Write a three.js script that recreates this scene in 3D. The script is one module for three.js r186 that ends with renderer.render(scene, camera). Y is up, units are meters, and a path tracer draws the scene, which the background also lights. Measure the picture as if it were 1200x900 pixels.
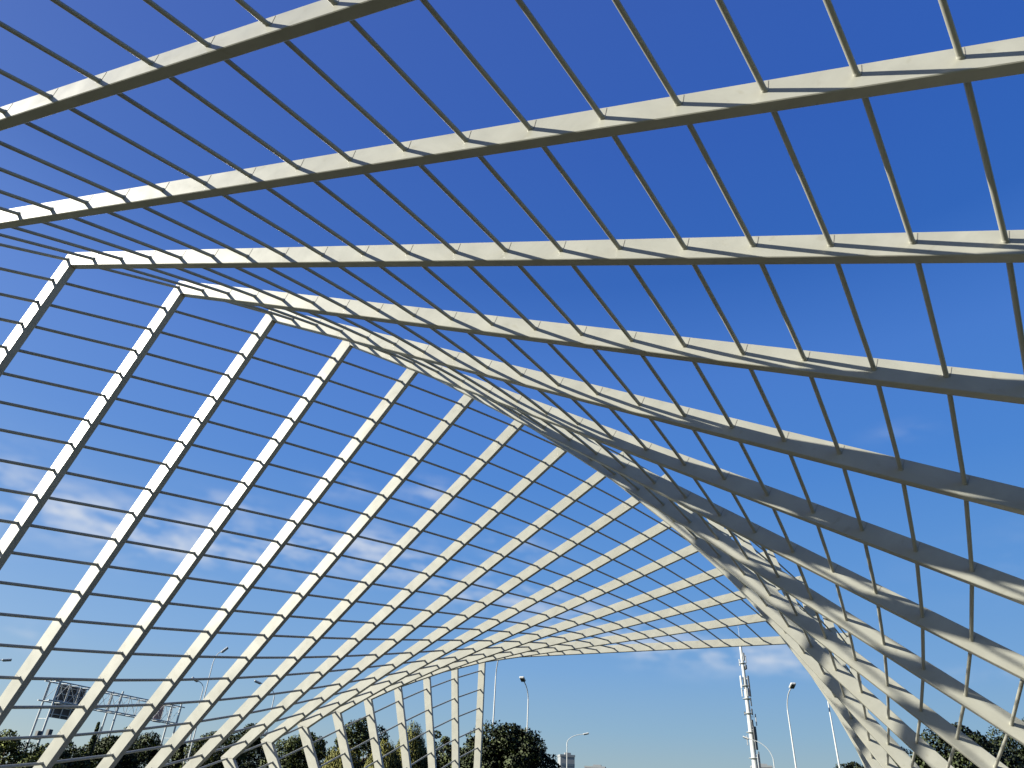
import * as THREE from 'three';
import { mergeGeometries } from 'three/addons/utils/BufferGeometryUtils.js';
import { RoundedBoxGeometry } from 'three/addons/geometries/RoundedBoxGeometry.js';
import { ImprovedNoise } from 'three/addons/math/ImprovedNoise.js';

// ------------------------------------------------------------------ camera
const R = d => d * Math.PI / 180;
const scene = new THREE.Scene();
const camera = new THREE.PerspectiveCamera(57.44, 4 / 3, 0.1, 4000);
{
  const yaw = R(22.0711), pitch = R(32.0687), roll = R(3.1529);
  const h = new THREE.Vector3(-Math.sin(yaw), 0, -Math.cos(yaw));
  const right0 = new THREE.Vector3(Math.cos(yaw), 0, -Math.sin(yaw));
  const fwd = h.clone().multiplyScalar(Math.cos(pitch)); fwd.y = Math.sin(pitch);
  const up0 = h.clone().multiplyScalar(-Math.sin(pitch)); up0.y = Math.cos(pitch);
  const up = up0.clone().multiplyScalar(Math.cos(roll)).addScaledVector(right0, -Math.sin(roll));
  camera.position.set(0, 1.6, 0);
  camera.up.copy(up);
  camera.lookAt(camera.position.clone().add(fwd));
  camera.updateMatrixWorld(true);
}

const EXPOSURE = 2.4;

// ------------------------------------------------------------------ sun and sky
const SUN = new THREE.Vector3(-1.45, 0.8, 1).normalize();
const sun = new THREE.DirectionalLight(new THREE.Color(1, 0.95, 0.83), 5.0);
sun.position.copy(SUN).multiplyScalar(120).add(new THREE.Vector3(-7, 0, -20));
sun.target.position.set(-7, 0, -20);
sun.castShadow = true;
sun.shadow.mapSize.set(4096, 4096);
Object.assign(sun.shadow.camera, { left: -70, right: 70, top: 60, bottom: -60, near: 1, far: 300 });
scene.add(sun, sun.target);

const perlin = new ImprovedNoise();
const noise = (x, y, z) => perlin.noise(x + 31.7, y + 11.3, z + 5.9);
const fbm = (x, y, z, n) => { let a = 0, s = 0.5; for (let i = 0; i < n; i++) { a += s * noise(x, y, z); x *= 2.03; y *= 2.03; z *= 2.03; s *= 0.5; } return a; };
const lin = c => { c /= 255; return c <= 0.04045 ? c / 12.92 : Math.pow((c + 0.055) / 1.055, 2.4); };
const smooth = (a, b, x) => { const t = Math.min(1, Math.max(0, (x - a) / (b - a))); return t * t * (3 - 2 * t); };
{
  const W = 2048, H = 1024, data = new Float32Array(W * H * 4);
  // clear air, by elevation in degrees
  const stops = [[-90, 110, 128, 136], [-1, 160, 178, 180], [3, 158, 181, 188], [6, 137, 175, 203], [10, 116, 164, 213], [16, 93, 149, 213], [24, 71, 131, 208], [32, 65, 120, 203], [40, 40, 98, 185], [50, 37, 90, 180], [64, 38, 85, 174], [90, 30, 70, 150]]
    .map(s => [s[0], lin(s[1]), lin(s[2]), lin(s[3])]);
  const air = e => {
    let i = 0; while (i < stops.length - 2 && e > stops[i + 1][0]) i++;
    const a = stops[i], b = stops[i + 1], t = Math.min(1, Math.max(0, (e - a[0]) / (b[0] - a[0])));
    return [a[1] + (b[1] - a[1]) * t, a[2] + (b[2] - a[2]) * t, a[3] + (b[3] - a[3]) * t];
  };
  // thin cloud banks: azimuth (from -z, clockwise), elevation, half width, half height, strength
  const banks = [[-60, 17.2, 4, 2, .7], [-55.5, 16.9, 4, 1.5, .66], [-51, 16.6, 4.5, 1.6, .78], [-46.5, 16.7, 4.5, 1.6, .68], [-42, 16.8, 4.5, 1.5, .66], [-38, 17.4, 4, 1.7, .56], [-33.5, 17.8, 4, 1.7, .55], [-29.5, 16.8, 4, 1.5, .55], [-25, 15.6, 4, 1.4, .5], [-21, 15.0, 4, 1.3, .5], [-17, 13.9, 4, 1.2, .5], [-13, 12.7, 4, 1.1, .5], [-8.5, 11.7, 4.5, 1.0, .55], [-4, 11.1, 4.5, .9, .6], [0, 10.5, 3, .7, .45],
    [-44.5, 19.6, 2.5, .8, .4], [-29, 22.6, 2, 1.2, .3], [-36, 22.5, 2, 1, .22], [-21, 18.8, 3, 1.2, .25], [10.6, 25.8, 2.0, .6, .1], [15.2, 16.7, 2.0, .5, .12], [12, 9.6, 3, .4, .2], [-55, 8.8, 2, .7, .3],
    [40, 16, 16, 2, .5], [75, 20, 18, 2, .45], [110, 15, 20, 2, .5], [150, 18, 22, 2, .45], [-170, 16, 20, 2, .5], [-135, 17, 18, 2, .4], [-95, 16, 16, 2, .6], [-70, 17, 7, 2, .6]];
  for (let j = 0; j < H; j++) {
    const el = (j + 0.5) / H * 180 - 90, ce = Math.cos(R(el)), se = Math.sin(R(el));
    const base = air(el);
    for (let i = 0; i < W; i++) {
      const th = ((i + 0.5) / W - 0.5) * Math.PI * 2, x = Math.cos(th) * ce, z = Math.sin(th) * ce;
      const az = Math.atan2(x, -z) * 180 / Math.PI;
      const cs = x * SUN.x + se * SUN.y + z * SUN.z;                       // towards the sun
      const g = 0.062 * Math.exp(-(1 - cs) * 1.35) + 0.10 * Math.exp(-(1 - cs) * 8);
      const hz = el > -5 ? 0.8 * Math.exp(-(1 - cs) * 2.9) * Math.exp(-Math.max(0, el) / 14) : 0;   // bright haze low on the sun's side
      let r = base[0] + g + hz, gr = base[1] + g * 0.92 + hz * 0.9, b = base[2] + g * 0.72 + hz * 0.7;
      if (el > 0 && el < 40) {
        let m = 0;
        for (const c of banks) {
          let da = az - c[0]; if (da > 180) da -= 360; if (da < -180) da += 360;
          const q = (da / c[2]) ** 2 + ((el - c[1]) / c[3]) ** 2;
          if (q < 5) m = Math.max(m, c[4] * 0.9 * Math.exp(-q * 0.9));
        }
        if (m > 0.003) {
          const n1 = fbm(az * 0.15, el * 0.5, 3.1, 6), n2 = fbm(az * 0.5 + 7, el * 1.6 + az * 0.12, 9.4, 6);
          const dens = Math.min(0.8, m * Math.max(0, 0.50 + 2.3 * n1 + 1.9 * n2));
          r += (0.70 - r) * dens; gr += (0.75 - gr) * dens; b += (0.83 - b) * dens;
        }
      }
      const k = (j * W + i) * 4;
      data[k] = r / EXPOSURE; data[k + 1] = gr / EXPOSURE; data[k + 2] = b / EXPOSURE; data[k + 3] = 1;
    }
  }
  const sky = new THREE.DataTexture(data, W, H, THREE.RGBAFormat, THREE.FloatType);
  sky.mapping = THREE.EquirectangularReflectionMapping;
  sky.magFilter = sky.minFilter = THREE.LinearFilter;
  sky.wrapS = THREE.RepeatWrapping;
  sky.colorSpace = THREE.LinearSRGBColorSpace;
  sky.needsUpdate = true;
  scene.background = sky;
  scene.environment = sky;
}
const renderer = new THREE.WebGLRenderer({ antialias: true });
renderer.setSize(1024, 768);
renderer.toneMapping = THREE.LinearToneMapping;
renderer.toneMappingExposure = EXPOSURE;
renderer.shadowMap.enabled = true;

// ------------------------------------------------------------------ helpers
let seed = 20240611;
const rnd = () => { seed |= 0; seed = seed + 0x6D2B79F5 | 0; let t = Math.imul(seed ^ seed >>> 15, 1 | seed); t = t + Math.imul(t ^ t >>> 7, 61 | t) ^ t; return ((t ^ t >>> 14) >>> 0) / 4294967296; };
const rr = (a, b) => a + (b - a) * rnd();
const used = new Map();
function numbered(name) { const n = used.get(name) || 0; used.set(name, n + 1); return n ? `${name}_${String(n).padStart(3, '0')}` : name; }
const lit = o => { o.castShadow = true; o.receiveShadow = true; return o; };
function mesh(name, geo, mat, parent) { const m = lit(new THREE.Mesh(geo, mat)); m.name = parent === scene ? numbered(name) : name; parent.add(m); return m; }
function thing(name, label, category, pos = [0, 0, 0], turn = 0, group) {
  const o = new THREE.Group(); o.name = numbered(name); o.position.set(...pos); o.rotation.y = turn;
  o.userData = { label, category }; if (group) o.userData.group = group;
  scene.add(o); return o;
}
function structure(name, geo, mat, pos = [0, 0, 0]) { const m = mesh(name, geo, mat, scene); m.position.set(...pos); m.userData.kind = 'structure'; return m; }
const at = (azimuth, dist, y = 0) => [Math.sin(R(azimuth)) * dist, y, -Math.cos(R(azimuth)) * dist];
const V = (x, y, z) => new THREE.Vector3(x, y, z);
function rod(a, b, r0, r1 = r0, seg = 8) {
  const d = b.clone().sub(a), L = d.length(), g = new THREE.CylinderGeometry(r1, r0, L, seg, 1);
  g.applyQuaternion(new THREE.Quaternion().setFromUnitVectors(V(0, 1, 0), d.normalize()));
  g.translate((a.x + b.x) / 2, (a.y + b.y) / 2, (a.z + b.z) / 2); return g;
}
function box(w, h, d, x, y, z, r = 0.01) { const g = new RoundedBoxGeometry(w, h, d, 1, r); g.translate(x, y, z); return g; }
function tile(size, fn, color) {
  const d = new Uint8Array(size * size * 4);
  for (let j = 0; j < size; j++) for (let i = 0; i < size; i++) { const c = fn(i / size, j / size), k = (j * size + i) * 4; d[k] = c[0]; d[k + 1] = c[1]; d[k + 2] = c[2]; d[k + 3] = 255; }
  const t = new THREE.DataTexture(d, size, size); t.wrapS = t.wrapT = THREE.RepeatWrapping;
  t.magFilter = THREE.LinearFilter; t.minFilter = THREE.LinearMipmapLinearFilter; t.generateMipmaps = true;
  if (color) t.colorSpace = THREE.SRGBColorSpace; t.needsUpdate = true; return t;
}
// noise that repeats over the tile
const ring = (u, v, f, z, n) => { const a = u * Math.PI * 2, b = v * Math.PI * 2, q = f / 6.283; return fbm(Math.cos(a) * q + z, Math.sin(a) * q + Math.cos(b) * q, Math.sin(b) * q - z, n); };

// ------------------------------------------------------------------ materials
const clamp = x => Math.max(0, Math.min(255, x));
const paintMap = tile(1024, (u, v) => {
  const m = ring(u, v, 9, 1.3, 5), f = ring(u, v, 60, 7.7, 3), s = ring(u, v, 22, 4.4, 4);
  let t = 240 + m * 20 + f * 3; const stain = smooth(0.22, 0.45, s) * 12;
  return [clamp(t - stain * 0.7), clamp(t - 1 - stain * 0.8), clamp(t - 6 - stain * 1.1)];
}, true);
const paintRough = tile(512, (u, v) => { const t = 150 + ring(u, v, 9, 2.9, 4) * 40; return [clamp(t), clamp(t), clamp(t)]; });
for (const t of [paintMap, paintRough]) t.repeat.set(0.31, 0.31);
const M = {
  paint: new THREE.MeshStandardMaterial({ color: new THREE.Color(0.345, 0.347, 0.312), map: paintMap, roughness: 0.58, roughnessMap: paintRough, metalness: 0 }),
  seam: new THREE.MeshStandardMaterial({ color: new THREE.Color(0.20, 0.19, 0.165), roughness: 0.8 }),
  galv: new THREE.MeshStandardMaterial({ color: new THREE.Color(0.42, 0.43, 0.42), roughness: 0.55 }),
  steel: new THREE.MeshStandardMaterial({ color: new THREE.Color(0.36, 0.38, 0.38), roughness: 0.55, metalness: 0.2 }),
  white: new THREE.MeshStandardMaterial({ color: new THREE.Color(0.40, 0.41, 0.40), roughness: 0.5 }),
  dark: new THREE.MeshStandardMaterial({ color: new THREE.Color(0.05, 0.053, 0.055), roughness: 0.6 }),
  antenna: new THREE.MeshStandardMaterial({ color: new THREE.Color(0.24, 0.25, 0.26), roughness: 0.6 }),
  red: new THREE.MeshStandardMaterial({ color: new THREE.Color(0.27, 0.17, 0.155), roughness: 0.7 }),
  signback: new THREE.MeshStandardMaterial({ color: new THREE.Color(0.075, 0.068, 0.062), roughness: 0.9 }),
  concrete: new THREE.MeshStandardMaterial({ color: new THREE.Color(0.30, 0.29, 0.27), map: paintMap, roughness: 0.9 }),
  bark: new THREE.MeshStandardMaterial({ color: new THREE.Color(0.10, 0.075, 0.05), roughness: 0.95 }),
  wall: new THREE.MeshStandardMaterial({ color: new THREE.Color(0.21, 0.225, 0.235), roughness: 0.85 }),
  glass: new THREE.MeshStandardMaterial({ color: new THREE.Color(0.10, 0.13, 0.16), roughness: 0.2 }),
};
const leafMat = new THREE.MeshStandardMaterial({ color: 0xffffff, vertexColors: true, roughness: 0.75, side: THREE.DoubleSide });

// ------------------------------------------------------------------ ground
{
  const grass = tile(1024, (u, v) => { const a = ring(u, v, 14, 2, 5), b = ring(u, v, 80, 5, 3); return [clamp(42 + a * 40 + b * 26), clamp(54 + a * 38 + b * 26), clamp(22 + a * 20 + b * 14)]; }, true);
  grass.repeat.set(300, 300);
  const g = new THREE.PlaneGeometry(3000, 3000); g.rotateX(-Math.PI / 2);
  structure('ground', g, new THREE.MeshStandardMaterial({ map: grass, roughness: 0.95 }));
  const pave = tile(1024, (u, v) => { const a = ring(u, v, 10, 6, 5), b = ring(u, v, 90, 3, 3); const t = 49 + a * 20 + b * 22; return [clamp(t), clamp(t - 3), clamp(t - 10)]; }, true);
  pave.repeat.set(7, 16);
  const p = new THREE.PlaneGeometry(21, 50); p.rotateX(-Math.PI / 2);
  structure('plaza_pavement', p, new THREE.MeshStandardMaterial({ map: pave, roughness: 0.9 }), [-6.9, 0.004, -19.4]);
}

// ------------------------------------------------------------------ the twisting pavilion
const S = 2.0, H = 0.1812, B = 0.0781, D0 = 3.6824, BASE = -0.6, BXL = -7.833, BXR = 0.95;
const poly = (c, t) => c.reduce((s, a, i) => s + a * t ** i, 0);
const FR = [];
for (let k = -3; k <= 15; k++) {
  const t = (k - 7.5) / 7.5;
  const cx = poly([-2.7187, 4.2463, 0.0794, -0.2664, -0.1793], t), cy = poly([5.8168, -0.4209, -1.3210, -0.0676, -0.0192], t);
  const a = R(poly([38.3725, -37.145, -0.0055], t)), c = Math.cos(a), s = Math.sin(a);
  const W = -((BXL - cx) * c + (BASE - cy) * s), Rl = (BXR - cx) * s - (BASE - cy) * c;
  FR.push({ k, d: D0 + k, W, Rl, P: (x, y) => [cx + c * x - s * y, cy + s * x + c * y] });
}
const world = (p, d) => V(p[0] * S, p[1] * S + 1.6, -d * S);
const ORG = V((BXL + BXR) / 2 * S, 0, -(D0 + 6) * S);
const pavilion = thing('steel_pavilion', 'huge pale steel pavilion of twisting square frames tied by thin round bars', 'pavilion', ORG.toArray());
function clipBase(pts, y0) {
  const out = [];
  for (let i = 0; i < pts.length; i++) {
    const p = pts[i], q = pts[(i + 1) % pts.length], a = p[1] >= y0, b = q[1] >= y0;
    if (a) out.push(p);
    if (a !== b) { const t = (y0 - p[1]) / (q[1] - p[1]); out.push([p[0] + (q[0] - p[0]) * t, y0]); }
  }
  return out;
}
const BV = 0.010;
function beam(name, quad, d, parent) {
  const pts = clipBase(quad, BASE - 0.02); if (pts.length < 3) return;
  const w = pts.map(p => world(p, d).sub(ORG));
  let area = 0; w.forEach((p, i) => { const q = w[(i + 1) % w.length]; area += p.x * q.y - q.x * p.y; });
  if (Math.abs(area) < 0.06) return;
  if (area < 0) w.reverse();
  const sh = new THREE.Shape(w.map(p => new THREE.Vector2(p.x, p.y)));
  const g = new THREE.ExtrudeGeometry(sh, { depth: B * S - 2 * BV, bevelEnabled: true, bevelThickness: BV, bevelSize: BV, bevelOffset: -BV, bevelSegments: 1, curveSegments: 1 });
  g.translate(0, 0, -(d + B) * S - ORG.z + BV);
  const shift = ((d * 7.31) % 3) + quad[0][0];
  const uv = g.attributes.uv; for (let i = 0; i < uv.count; i++) uv.setXY(i, uv.getX(i) + shift * 2.3, uv.getY(i) + shift * 1.7);
  mesh(name, g, M.paint, parent);
}
for (const f of FR) {
  const fr = new THREE.Group(); fr.name = 'frame'; pavilion.add(fr);
  const { P, W, Rl, d } = f, e = 0.001;
  beam('beam', [P(-e, 0), P(H - e, H), P(-W - H, H), P(-W, 0)], d, fr);
  beam('beam', [P(0, -e), P(0, -Rl), P(H, -Rl - H), P(H, H - e)], d, fr);
  beam('post', [P(-W, -e), P(-W - H, H - e), P(-W - H, -9), P(-W, -9)], d, fr);
  beam('post', [P(-e, -Rl), P(-9, -Rl), P(-9, -Rl - H), P(H - e, -Rl - H)], d, fr);
}
for (const f of FR) if (f.k <= 4) {
  const g = [];
  for (let j = 1; j < 20; j++) for (const side of [0, 1]) {
    const L = side ? f.Rl : f.W, u = H / 2 - j * (L + H) / 20 - 0.006;
    const p = side ? f.P(H * 0.5, u) : f.P(u, H * 0.5), q = side ? f.P(H - 0.008, u) : f.P(u, H - 0.008);
    if (p[1] < BASE + 0.1 || q[1] < BASE + 0.1) continue;
    const a = world(p, f.d).sub(ORG), b = world(q, f.d).sub(ORG), dx = b.x - a.x, dy = b.y - a.y, l = Math.hypot(dx, dy);
    const bx = new THREE.BoxGeometry(l, 0.007, 0.008); bx.rotateZ(Math.atan2(dy, dx)); bx.translate((a.x + b.x) / 2, (a.y + b.y) / 2, a.z); g.push(bx);
  }
  const m = mesh('weld_seams', mergeGeometries(g), M.seam, pavilion.children.filter(c => c.name === 'frame')[f.k + 3]); m.userData.kind = 'stuff';
}
// cross bars, one straight piece between each pair of frames
const NB = 20, BR = 0.0168 * S;
const bars = [];
const slip = (k, j, n) => 0.006 * Math.sin(k * 12.9898 + j * 78.233 + n * 37.7);       // fixings are a few millimetres off
function barPoint(f, side, j) {
  const m = H / 2 + slip(f.k, j, side.length), st = 0.385 + 0.47 * (j - 1);
  if (side === 'roof') return f.P(m - j * (f.W + H) / NB, m);
  if (side === 'wall') return f.P(m, m - j * (f.Rl + H) / NB);
  if (side === 'post') return f.P(-f.W - m, m - st);
  return f.P(m - st, -f.Rl - m);
}
for (let i = 1; i < FR.length; i++) {
  const A = FR[i - 1], C = FR[i];
  for (const [side, j0, j1] of [['roof', 0, NB], ['wall', 1, NB], ['post', 1, 14], ['end', 1, 14]])
    for (let j = j0; j <= j1; j++) {
      const p = barPoint(A, side, j), q = barPoint(C, side, j);
      if (p[1] < BASE && q[1] < BASE) continue;
      let a = world(p, A.d + B / 2), b = world(q, C.d + B / 2);
      const y0 = BASE * S + 1.6 - 0.03;
      if (a.y < y0) a = a.clone().lerp(b, (y0 - a.y) / (b.y - a.y));
      if (b.y < y0) b = b.clone().lerp(a, (y0 - b.y) / (a.y - b.y));
      if (a.distanceTo(b) < 0.25) continue;
      bars.push({ a, b });
    }
}
{
  const toView = camera.matrixWorldInverse.copy(camera.matrixWorld).invert(), tf = Math.tan(R(57.44 / 2));
  for (const o of bars) {                       // how large each one shows, to pick the pieces built singly
    o.size = 0;
    for (let i = 0; i <= 20; i++) {
      const v = o.a.clone().lerp(o.b, i / 20).applyMatrix4(toView);
      if (v.z < -0.3 && Math.abs(v.x) < -v.z * tf * 4 / 3 && Math.abs(v.y) < -v.z * tf) o.size += 1 / (v.z * v.z);
    }
    o.size *= o.a.distanceTo(o.b);
  }
  bars.sort((p, q) => q.size - p.size);
  const rest = [];
  bars.forEach((o, i) => {                      // a round bar with a weld fillet where it meets each beam face
    const dir = o.b.clone().sub(o.a), L = dir.length(), e = B * S / 2 * L / Math.max(0.3, Math.abs(dir.z)), h = L / 2;
    const qn = new THREE.Quaternion().setFromUnitVectors(V(0, 1, 0), dir.normalize()), mid = o.a.clone().add(o.b).multiplyScalar(0.5).sub(ORG);
    const g = new THREE.LatheGeometry([[BR * 1.28, -h], [BR * 1.28, -h + e], [BR * 1.06, -h + e + 0.014], [BR, -h + e + 0.03], [BR, h - e - 0.03], [BR * 1.06, h - e - 0.014], [BR * 1.28, h - e], [BR * 1.28, h]].map(p => new THREE.Vector2(...p)), 12);
    if (i < 300) { const m = mesh('cross_bar', g, M.paint, pavilion); m.position.copy(mid); m.quaternion.copy(qn); }
    else { g.applyQuaternion(qn); g.translate(mid.x, mid.y, mid.z); rest.push(g); }
  });
  const m = mesh('far_cross_bars', mergeGeometries(rest), M.paint, pavilion); m.userData.kind = 'stuff';
}
for (const x of [BXL - 0.1, BXR + 0.1]) {
  const g = new RoundedBoxGeometry(1.5, 0.42, 40.5, 2, 0.03); g.translate(0, 0.19, 0);
  const m = mesh('plinth', g, M.concrete, scene); m.position.set(x * S, 0, -(D0 + 6) * S);
  m.userData = { label: x < -1 ? 'long low concrete plinth under the leaning posts of the pavilion' : 'long low concrete plinth under the steep beams of the pavilion', category: 'plinth' };
}

// ------------------------------------------------------------------ trees
const leafTone = {
  dark: [[0.0194, 0.0299, 0.0062], [0.0299, 0.0440, 0.0088], [0.0422, 0.0581, 0.0123]],
  mid: [[0.0352, 0.0493, 0.0097], [0.0510, 0.0686, 0.0132], [0.0704, 0.0880, 0.0176]],
  light: [[0.0660, 0.0880, 0.0194], [0.0924, 0.1188, 0.0246], [0.1232, 0.1478, 0.0352]],
  willow: [[0.1100, 0.1144, 0.0194], [0.1452, 0.1452, 0.0264], [0.1804, 0.1760, 0.0370]],
  conifer: [[0.0158, 0.0264, 0.0079], [0.0246, 0.0370, 0.0106], [0.0352, 0.0475, 0.0132]],
};
function leaves(put, tone) {
  const pos = [], col = [], nor = [];
  put((p, size, dirv, out) => {
    const n = V(rr(-1, 1), rr(-0.6, 1), rr(-1, 1)).normalize();
    const u = dirv ? dirv.clone() : V(rr(-1, 1), rr(-1, 1), rr(-1, 1)); if (!dirv) u.addScaledVector(n, -u.dot(n)); u.normalize();
    const w = V().crossVectors(n, u).normalize().multiplyScalar(size * rr(0.3, 0.5) * (dirv ? 0.5 : 1)); u.multiplyScalar(size * rr(0.45, 0.7));
    const a = p.clone().sub(u), b = p.clone().add(w), c = p.clone().add(u), d = p.clone().sub(w);
    b.addScaledVector(n, size * 0.12); d.addScaledVector(n, size * 0.12);
    for (const q of [a, b, c, a, c, d]) pos.push(q.x, q.y, q.z);
    const m = n.clone().multiplyScalar(0.55); if (out) m.add(out); m.normalize(); for (let i = 0; i < 6; i++) nor.push(m.x, m.y, m.z);
    const t = tone[Math.floor(rnd() * 3)], f = rr(0.85, 1.15); for (let i = 0; i < 6; i++) col.push(t[0] * f, t[1] * f, t[2] * f);
  });
  const g = new THREE.BufferGeometry();
  g.setAttribute('position', new THREE.Float32BufferAttribute(pos, 3));
  g.setAttribute('color', new THREE.Float32BufferAttribute(col, 3));
  g.setAttribute('normal', new THREE.Float32BufferAttribute(nor, 3)); return g;
}
function limb(a, b, r0, r1, bend = 0.12) {
  const L = a.distanceTo(b), pts = [a, a.clone().lerp(b, 0.35).add(V(rr(-1, 1) * bend * L, 0, rr(-1, 1) * bend * L)), a.clone().lerp(b, 0.7).add(V(rr(-1, 1) * bend * L * 0.6, 0, rr(-1, 1) * bend * L * 0.6)), b];
  const c = new THREE.CatmullRomCurve3(pts), g = new THREE.TubeGeometry(c, 6, 1, 7, false), p = g.attributes.position;
  for (let i = 0; i <= 6; i++) { const o = c.getPointAt(i / 6), r = r0 + (r1 - r0) * i / 6; for (let j = 0; j <= 7; j++) { const k = i * 8 + j; p.setXYZ(k, o.x + (p.getX(k) - o.x) * r, o.y + (p.getY(k) - o.y) * r, o.z + (p.getZ(k) - o.z) * r); } }
  g.computeVertexNormals(); return g;
}
function tree({ az, dist, h, w, kind = 'round', tone = 'mid', n = 6000, label, leaf = 0.10, open = 0, low = 0.25, name = 'broadleaf_tree' }) {
  const t = thing(name, label, 'tree', at(az, dist), rr(0, 6.28), 'trees beyond the pavilion');
  const wood = [], lobes = [], rad = w / 2;
  const trunkTop = kind === 'conifer' ? h * 0.96 : h * 0.55;
  wood.push(limb(V(0, -0.1, 0), V(rr(-0.2, 0.2), trunkTop, rr(-0.2, 0.2)), 0.035 * h, kind === 'conifer' ? 0.02 : 0.018 * h, 0.03));
  if (kind === 'round' || kind === 'loose') {
    const N = kind === 'loose' ? 26 : 34;
    for (let i = 0; i < N; i++) {
      const f = i / N, a = i * 2.4 + rr(-0.3, 0.3), yy = low + (1 - low) * Math.pow(f, 0.75);
      const q = Math.sqrt(Math.max(0, 1 - ((yy - (low + 0.28)) / (1 - low - 0.22)) ** 2)) * (0.72 + rr(-0.15, 0.15));
      const c = V(Math.cos(a) * rad * q, h * yy * 0.85, Math.sin(a) * rad * q), s = w * rr(0.10, 0.19) * (kind === 'loose' ? 0.8 : 1);
      lobes.push({ c, s });
      if (i % 3 === 0 || kind === 'loose') wood.push(limb(V(0, h * (0.25 + 0.3 * rnd()), 0), c, 0.010 * h, 0.012, 0.1));
    }
    lobes.push({ c: V(rr(-0.3, 0.3), h * 0.88, rr(-0.3, 0.3)), s: w * 0.11 });
  }
  const g = leaves(add => {
    if (kind === 'round' || kind === 'loose') {
      for (let i = 0; i < n; i++) {
        const l = lobes[Math.floor(rnd() * lobes.length)];
        const d = V(rr(-1, 1), rr(-1, 1), rr(-1, 1)); if (d.lengthSq() > 1) { i--; continue; }
        const L = d.length(); d.multiplyScalar((0.55 + 0.45 * L) / L * (1 + 0.35 * noise(d.x * 3 + l.c.x, d.y * 3 + l.c.y, d.z * 3)));
        if (rnd() < open * (0.5 + noise(l.c.x * 2 + d.x * 2, l.c.y + d.y * 2, d.z * 2))) continue;
        add(V(l.c.x + d.x * l.s * 1.15, l.c.y + d.y * l.s * 0.9, l.c.z + d.z * l.s * 1.15), leaf * rr(0.7, 1.35), null, d.clone().normalize());
      }
    } else if (kind === 'willow') {
      const strands = Math.floor(n / 26);
      for (let i = 0; i < strands; i++) {
        const a = rr(0, 6.283), q = Math.sqrt(rnd()), top = V(Math.cos(a) * rad * q * 0.85, h * (0.99 - 0.34 * q * q - 0.12 * rnd()), Math.sin(a) * rad * q * 0.85);
        const L = h * rr(0.25, 0.6), dx = rr(-0.15, 0.15), dz = rr(-0.15, 0.15);
        for (let k = 0; k < 26; k++) { const f = k / 26; add(V(top.x + Math.cos(a) * f * 0.5 + dx * f + rr(-0.06, 0.06), Math.max(0.4, top.y - L * f), top.z + Math.sin(a) * f * 0.5 + dz * f + rr(-0.06, 0.06)), leaf * rr(0.7, 1.2), V(rr(-0.35, 0.35), -1, rr(-0.35, 0.35)), V(Math.cos(a), 0.35, Math.sin(a))); }
      }
      for (let i = 0; i < 14; i++) { const a = i * 2.4, q = rr(0.3, 0.8); wood.push(limb(V(0, h * 0.4, 0), V(Math.cos(a) * rad * q, h * (0.9 - 0.25 * q), Math.sin(a) * rad * q), 0.01 * h, 0.012, 0.08)); }
    } else {                                                             // conifer: whorls of drooping sprays
      for (let i = 0; i < n; i++) {
        const f = Math.pow(rnd(), 0.8), y = h * (0.08 + 0.92 * f), rw = rad * (1 - f) * (0.75 + 0.25 * Math.cos(y * 9)) + 0.08, a = rr(0, 6.283), q = Math.sqrt(rnd());
        const spray = 0.75 + 0.3 * noise(a * 2.2, y * 1.7, 4);
        add(V(Math.cos(a) * rw * q * spray, y - q * rw * 0.25, Math.sin(a) * rw * q * spray), leaf * rr(0.7, 1.2), null, V(Math.cos(a), 0.5, Math.sin(a)));
      }
    }
  }, leafTone[tone]);
  mesh('trunk', mergeGeometries(wood.map(x => { const y = x.index ? x.toNonIndexed() : x; y.deleteAttribute('uv'); return y; })), M.bark, t);
  mesh('crown', g, leafMat, t);
  return t;
}
const hgt = (el, dist) => 1.6 + Math.tan(R(el)) * dist;
// beside the pavilion's far corner
tree({ az: -20.9, dist: 46, h: hgt(6.45, 46), w: 6.38, tone: 'dark', n: 55125, leaf: 0.119, low: 0.12, label: 'dense dark rounded evergreen tree in front of the tall curved lamp' });
tree({ az: -24.6, dist: 50, h: hgt(4.9, 50), w: 3.79, tone: 'mid', n: 25725, low: 0.12, label: 'smaller olive green bushy tree beside the dense dark evergreen' });
tree({ az: -27.9, dist: 50, h: hgt(6.2, 50), w: 2.81, kind: 'willow', tone: 'willow', n: 33075, leaf: 0.110, label: 'tall yellow green willow standing behind the far posts', name: 'willow_tree' });
tree({ az: -25.8, dist: 52, h: hgt(6.2, 52), w: 2.45, kind: 'loose', tone: 'mid', n: 9555, open: 0.5, leaf: 0.092, label: 'thin see-through tree between the tall willow and the dark evergreen' });
tree({ az: -29.7, dist: 47, h: hgt(4.9, 47), w: 2.98, kind: 'willow', tone: 'willow', n: 33075, leaf: 0.110, label: 'shorter broad yellow willow under the loose dark tree', name: 'willow_tree' });
tree({ az: -31.5, dist: 54, h: hgt(6.5, 54), w: 4.78, kind: 'loose', tone: 'mid', n: 25725, open: 0.35, leaf: 0.110, label: 'loose dark green tree with a ragged top behind the willows' });
tree({ az: -32.6, dist: 48, h: hgt(4.4, 48), w: 3.36, kind: 'willow', tone: 'willow', n: 33075, leaf: 0.110, label: 'low drooping willow with yellow green strands near the knee of the frames', name: 'willow_tree' });
tree({ az: -35.6, dist: 52, h: hgt(5.2, 52), w: 4.70, tone: 'mid', n: 33075, low: 0.12, label: 'full green bushy tree behind the lowest leaning posts' });
tree({ az: -39.0, dist: 66, h: hgt(5.55, 66), w: 4.4, tone: 'dark', n: 29400, low: 0.1, label: 'dark peaked tree rising above the bushy trees' });
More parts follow.
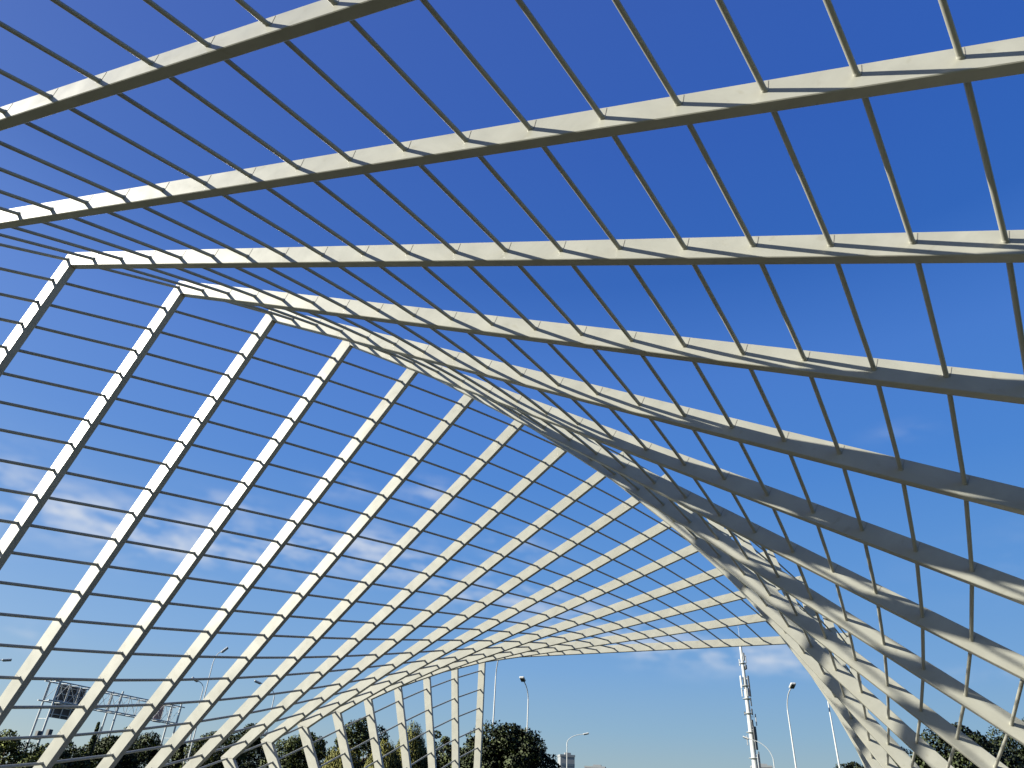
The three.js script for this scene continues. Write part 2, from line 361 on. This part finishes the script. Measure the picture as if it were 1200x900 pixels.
tree({ az: -41.2, dist: 60, h: hgt(4.7, 60), w: 5.2, tone: 'mid', n: 29400, low: 0.1, label: 'olive bushy tree beside the dark peaked tree' });
tree({ az: -43.4, dist: 66, h: hgt(5.0, 66), w: 3.6, kind: 'conifer', tone: 'conifer', n: 22050, leaf: 0.092, label: 'dark conifer to the right of the sign gantry end', name: 'conifer_tree' });
tree({ az: -45.6, dist: 62, h: hgt(4.2, 62), w: 5.6, tone: 'dark', n: 33075, low: 0.08, label: 'dark broad tree under the reddish end of the gantry' });
tree({ az: -47.6, dist: 58, h: hgt(3.9, 58), w: 4.4, tone: 'dark', n: 29400, low: 0.08, label: 'dark rounded tree below the middle of the gantry' });
tree({ az: -48.7, dist: 56, h: hgt(4.35, 56), w: 1.5, kind: 'conifer', tone: 'mid', n: 8085, leaf: 0.083, label: 'slim pointed conifer under the dark gantry sign', name: 'conifer_tree' });
tree({ az: -46.9, dist: 64, h: hgt(4.75, 64), w: 2.6, kind: 'loose', tone: 'mid', n: 5512, open: 0.55, leaf: 0.092, label: 'wispy open tree top in front of the gantry truss' });
tree({ az: -50.3, dist: 54, h: hgt(3.2, 54), w: 4.6, kind: 'loose', tone: 'mid', n: 23887, open: 0.2, leaf: 0.101, label: 'greyish green tree between the gantry legs and the slim conifer' });
tree({ az: -53.4, dist: 44, h: hgt(3.75, 44), w: 3.4, kind: 'loose', tone: 'light', n: 18375, open: 0.25, leaf: 0.083, label: 'pale green open tree left of the gantry legs' });
tree({ az: -51.2, dist: 42, h: hgt(2.4, 42), w: 2.8, tone: 'light', n: 18375, leaf: 0.073, low: 0.1, label: 'bright yellow green shrub at the foot of the gantry legs' });
tree({ az: -56.3, dist: 46, h: hgt(2.9, 46), w: 4.4, kind: 'loose', open: 0.3, tone: 'light', n: 15750, low: 0.1, label: 'green bushy tree past the pale open tree' });
// beyond the right wall
tree({ az: 8.9, dist: 50, h: hgt(7.1, 50), w: 6.2, tone: 'dark', n: 40425, leaf: 0.110, low: 0.1, label: 'leafy green tree showing through the low right bars' });
tree({ az: 13.2, dist: 54, h: hgt(7.4, 54), w: 6.4, tone: 'dark', n: 40425, leaf: 0.110, low: 0.1, label: 'tall dark green tree beside the leafy right tree' });
tree({ az: 5.6, dist: 54, h: hgt(5.9, 54), w: 4.6, tone: 'dark', n: 33075, leaf: 0.101, low: 0.1, label: 'dark tree behind the bundled foot of the right wall' });
tree({ az: 2.6, dist: 60, h: hgt(4.95, 60), w: 3.8, tone: 'dark', n: 25725, leaf: 0.101, low: 0.1, label: 'small dark tree peeping past the bundled foot of the right wall' });
tree({ az: 17.5, dist: 50, h: hgt(6.6, 50), w: 6, tone: 'mid', n: 29400, leaf: 0.110, low: 0.1, label: 'broad green tree past the tall dark right tree' });

// ------------------------------------------------------------------ street lamps
function lamp({ az, dist, pole, out, rise, turn, label, headLen = 0.6, r = 0.062 }) {
  const o = thing('street_lamp', label, 'street lamp', at(az, dist), turn, 'street lamps beyond the pavilion');   // the arm reaches along local +x
  const prof = [[0.001, 0], [0.2, 0], [0.2, 0.03], [r * 1.5, 0.05], [r * 1.4, 0.9], [r * 1.1, 1.0], [r * 0.62, pole]].map(p => new THREE.Vector2(...p));
  mesh('pole', new THREE.LatheGeometry(prof, 12), M.galv, o);
  const c = new THREE.CatmullRomCurve3([V(0, pole - 0.6, 0), V(0, pole, 0), V(out * 0.16, pole + rise * 0.45, 0), V(out * 0.5, pole + rise * 0.8, 0), V(out, pole + rise, 0)]);
  mesh('arm', new THREE.TubeGeometry(c, 16, r * 0.52, 8, false), M.galv, o);
  const tilt = Math.atan2(rise * 0.22, out * 0.5);
  const head = mesh('lamp_head', new RoundedBoxGeometry(headLen, 0.13, 0.34, 3, 0.06), M.galv, o);
  head.position.set(out + headLen * 0.38, pole + rise + headLen * 0.38 * Math.sin(tilt), 0); head.rotation.z = tilt;
  const lens = mesh('lens', new RoundedBoxGeometry(headLen * 0.86, 0.05, 0.27, 2, 0.02), M.dark, head); lens.position.set(0.02, -0.075, 0);
  return o;
}
const toCam = az => R(-az) - Math.PI / 2;      // local +x towards the camera side
lamp({ az: -19.55, dist: 53, pole: 9.0, out: 1.5, rise: 0.95, turn: toCam(-19.55) - 0.25, label: 'pale curved street lamp rising behind the dense dark evergreen' });
lamp({ az: -22.08, dist: 50, pole: 9.9, out: 1.5, rise: 0.9, turn: toCam(-22) + 0.1, label: 'tall white lamp pole beside the last leaning post, its head hidden by the roof bars' });
lamp({ az: -16.62, dist: 82, pole: 9.05, out: 1.75, rise: 0.85, turn: R(16), label: 'street lamp with an upswept arm in front of the distant tower block' });
lamp({ az: -2.35, dist: 82, pole: 8.2, out: 2.1, rise: 1.75, turn: R(2.3) + Math.PI, label: 'street lamp whose long arm crosses the telecom mast' });
lamp({ az: -0.95, dist: 53, pole: 8.7, out: 1.5, rise: 1.15, turn: toCam(-0.95) + 0.3, label: 'pale curved street lamp between the telecom mast and the bundled beams' });
lamp({ az: 1.78, dist: 53, pole: 9.2, out: 1.5, rise: 0.9, turn: toCam(1.78), label: 'white lamp pole emerging from behind the bundled beams' });
lamp({ az: -42.95, dist: 60, pole: 8.9, out: 0.5, rise: 0.5, turn: R(43) + Math.PI, headLen: 0.55, r: 0.05, label: 'thin street lamp with a dark head right of the gantry' });
lamp({ az: -42.75, dist: 58, pole: 10.4, out: 0.35, rise: 0.85, turn: R(43), headLen: 0.55, r: 0.05, label: 'taller thin street lamp with its head turned the other way, right of the gantry' });
lamp({ az: -38.1, dist: 66, pole: 9.6, out: 1.3, rise: 0.9, turn: R(38) + Math.PI, label: 'street lamp above the dark peaked tree' });
lamp({ az: -56.6, dist: 66, pole: 9.3, out: 1.6, rise: 0.7, turn: R(55), label: 'street lamp left of the gantry legs with its arm reaching over' });

// ------------------------------------------------------------------ sign gantry over the road
{
  const A = V(...at(-52.0, 70)), C = V(...at(-44.3, 79)), L = A.distanceTo(C), dir = C.clone().sub(A).normalize();
  const o = thing('sign_gantry', 'grey steel lattice sign gantry on slim twin legs above the trees', 'gantry', A.toArray(), Math.atan2(-dir.z, dir.x));
  const top = 9.45, bot = 8.05, zb = 0.55;
  for (const [y, z] of [[top, -zb], [top, zb], [bot, -zb], [bot, zb]]) mesh('chord', rod(V(-0.4, y, z), V(L + 0.4, y, z), 0.05), M.steel, o);
  const N = 13;
  for (const z of [-zb, zb]) for (let i = 0; i <= N; i++) {
    const x = L * i / N; mesh('strut', rod(V(x, bot, z), V(x, top, z), 0.025, 0.025, 6), M.galv, o);
    if (i < N) mesh('brace', rod(V(x, i % 2 ? top : bot, z), V(L * (i + 1) / N, i % 2 ? bot : top, z), 0.02, 0.02, 6), M.galv, o);
  }
  for (let i = 0; i <= N; i += 1) { const x = L * i / N; mesh('tie', rod(V(x, bot, -zb), V(x, bot, zb), 0.02, 0.02, 6), M.steel, o); mesh('tie', rod(V(x, top, -zb), V(x, top, zb), 0.02, 0.02, 6), M.steel, o); }
  for (const x of [0.1, L * 0.47, L - 0.1]) for (const z of [-zb, zb]) mesh('leg', rod(V(x, 0, z), V(x, top + 0.25, z), 0.10, 0.075, 10), M.steel, o);
  for (const x of [0.1, L - 0.1]) for (let y = 1.2; y < 8; y += 1.4) mesh('rung', rod(V(x, y, -zb), V(x, y, zb), 0.02, 0.02, 6), M.steel, o);
  // back of the sign board with its rails, and the smaller reddish board
  const sb = mesh('sign_board', box(2.7, 2.5, 0.08, 2.55, 8.3, -zb - 0.35, 0.02), M.signback, o);
  for (let i = 0; i < 5; i++) mesh('rail', box(2.7, 0.06, 0.06, 2.55, 7.3 + i * 0.5, -zb - 0.27, 0.01), M.steel, sb);
  for (let i = 0; i < 4; i++) mesh('rail', box(0.07, 2.5, 0.07, 1.4 + i * 0.77, 8.3, -zb - 0.20, 0.01), M.galv, sb);
  mesh('sign_board', box(0.95, 1.5, 0.07, L - 1.15, 8.75, -zb - 0.3, 0.02), M.red, o);
  for (const [x, y] of [[-0.28, 5.6], [0.6, 5.8], [0.2, 4.4]]) mesh('control_box', box(0.34, 0.6, 0.3, x, y, zb + 0.1, 0.03), M.dark, o);
}

// ------------------------------------------------------------------ telecom mast
{
  const o = thing('telecom_mast', 'tall white telecom mast hung with dark antennas and dishes', 'mast', at(-3.6, 164));
  const HT = 36.5, rad = y => 0.68 - 0.42 * y / HT;
  mesh('pole', new THREE.LatheGeometry([[0.001, 0], [0.8, 0], [0.8, 0.2], [rad(0), 0.3], [rad(HT), HT], [0.001, HT + 0.1]].map(p => new THREE.Vector2(...p)), 20), M.white, o);
  mesh('lightning_rod', rod(V(0, HT, 0), V(0, HT + 4, 0), 0.07, 0.03, 6), M.white, o);
  const y0 = el => hgt(el, 164);
  const panel = (y, a, len, m, gap = 0.45, w = 0.36) => {
    const r = rad(y) + gap, x = Math.sin(a) * r, z = -Math.cos(a) * r;
    const p = mesh('antenna', new RoundedBoxGeometry(w, len, 0.2, 2, 0.06), m, o); p.position.set(x, y, z); p.rotation.y = -a;
    const bk = mesh('bracket', rod(V(Math.sin(a) * rad(y) * 0.8, y + len * 0.25, -Math.cos(a) * rad(y) * 0.8), V(x, y + len * 0.25, z), 0.05, 0.05, 6), M.steel, o); bk.userData = {};
  };
  const ringAt = y => { const t = new THREE.TorusGeometry(rad(y) + 0.42, 0.06, 6, 20); t.rotateX(Math.PI / 2); mesh('ring', t, M.steel, o).position.y = y; const u = new THREE.TorusGeometry(rad(y) + 0.1, 0.08, 6, 18); u.rotateX(Math.PI / 2); mesh('ring', u, M.steel, o).position.y = y; };
  for (const el of [10.7, 9.2, 8.35, 7.4, 6.2, 4.6]) ringAt(y0(el));
  panel(y0(11.0), 1.5, 1.6, M.antenna); panel(y0(11.1), 2.6, 1.6, M.antenna, 0.6); panel(y0(10.75), -1.6, 1.4, M.white, 0.3);
  panel(y0(10.45), 1.9, 0.9, M.dark, 0.35, 0.6); panel(y0(10.4), 1.0, 0.7, M.dark, 0.2, 0.5);
  for (const [a, m] of [[1.4, M.antenna], [2.0, M.dark], [-1.5, M.white], [-2.2, M.white], [0.3, M.antenna]]) panel(y0(9.45), a, 2.4, m, 0.5);
  for (const [a, m] of [[1.7, M.dark], [-1.7, M.white], [2.5, M.antenna]]) panel(y0(8.75), a, 1.6, m, 0.45, 0.5);
  panel(y0(8.15), 1.6, 1.6, M.dark, 0.35, 0.7); panel(y0(7.5), 1.7, 1.2, M.dark, 0.3, 0.7); panel(y0(7.4), -1.6, 0.7, M.dark, 0.35, 0.5);
  panel(y0(7.0), 1.5, 2.2, M.antenna, 0.85, 0.24); panel(y0(6.75), 2.3, 1.4, M.dark, 0.3, 0.4);
  for (const a of [1.2, 1.7, 2.2]) panel(y0(6.15), a, 2.4, M.dark, 0.5, 0.7);
  for (const a of [1.4, 2.1]) panel(y0(5.45), a, 1.9, M.dark, 0.4, 0.6);
  panel(y0(5.7), -1.6, 1.8, M.antenna, 0.4, 0.3); panel(y0(4.5), 1.6, 3.0, M.dark, 0.5, 0.4); panel(y0(4.4), 2.2, 2.6, M.antenna, 0.5, 0.4);
}

// ------------------------------------------------------------------ far buildings
function block(az, dist, w, d, h, label, turn = 0) {
  const o = thing('tower_block', label, 'building', at(az, dist), turn, 'buildings on the skyline');
  mesh('wall', new RoundedBoxGeometry(w, h, d, 1, 0.1).translate(0, h / 2, 0), M.wall, o);
  mesh('parapet', mergeGeometries([box(w + 0.5, 1.3, 0.5, 0, h + 0.5, d / 2), box(w + 0.5, 1.3, 0.5, 0, h + 0.5, -d / 2), box(0.5, 1.3, d - 0.6, w / 2, h + 0.5, 0), box(0.5, 1.3, d - 0.6, -w / 2, h + 0.5, 0)]), M.wall, o);
  mesh('plant_room', box(w * 0.4, 2.6, d * 0.4, w * 0.1, h + 1.2, 0), M.wall, o);
  const storeys = Math.floor(h / 3.4);
  for (let i = 1; i < storeys; i++) { mesh('window_band', box(w * 0.86, 1.4, 0.3, 0, i * 3.4 + 1.6, d / 2 + 0.02), M.glass, o); mesh('window_band', box(0.3, 1.4, d * 0.86, w / 2 + 0.02, i * 3.4 + 1.6, 0), M.glass, o); }
}
block(-16.68, 520, 9.5, 8, hgt(4.25, 520), 'grey tower block seen low behind the street lamp with the upswept arm', R(30));
block(-14.6, 640, 16, 12, hgt(3.62, 640), 'low distant flat roofed building just right of the tower block', R(10));
block(-3.2, 620, 14, 12, hgt(4.05, 620), 'low distant building at the foot of the telecom mast', R(10));

renderer.render(scene, camera);
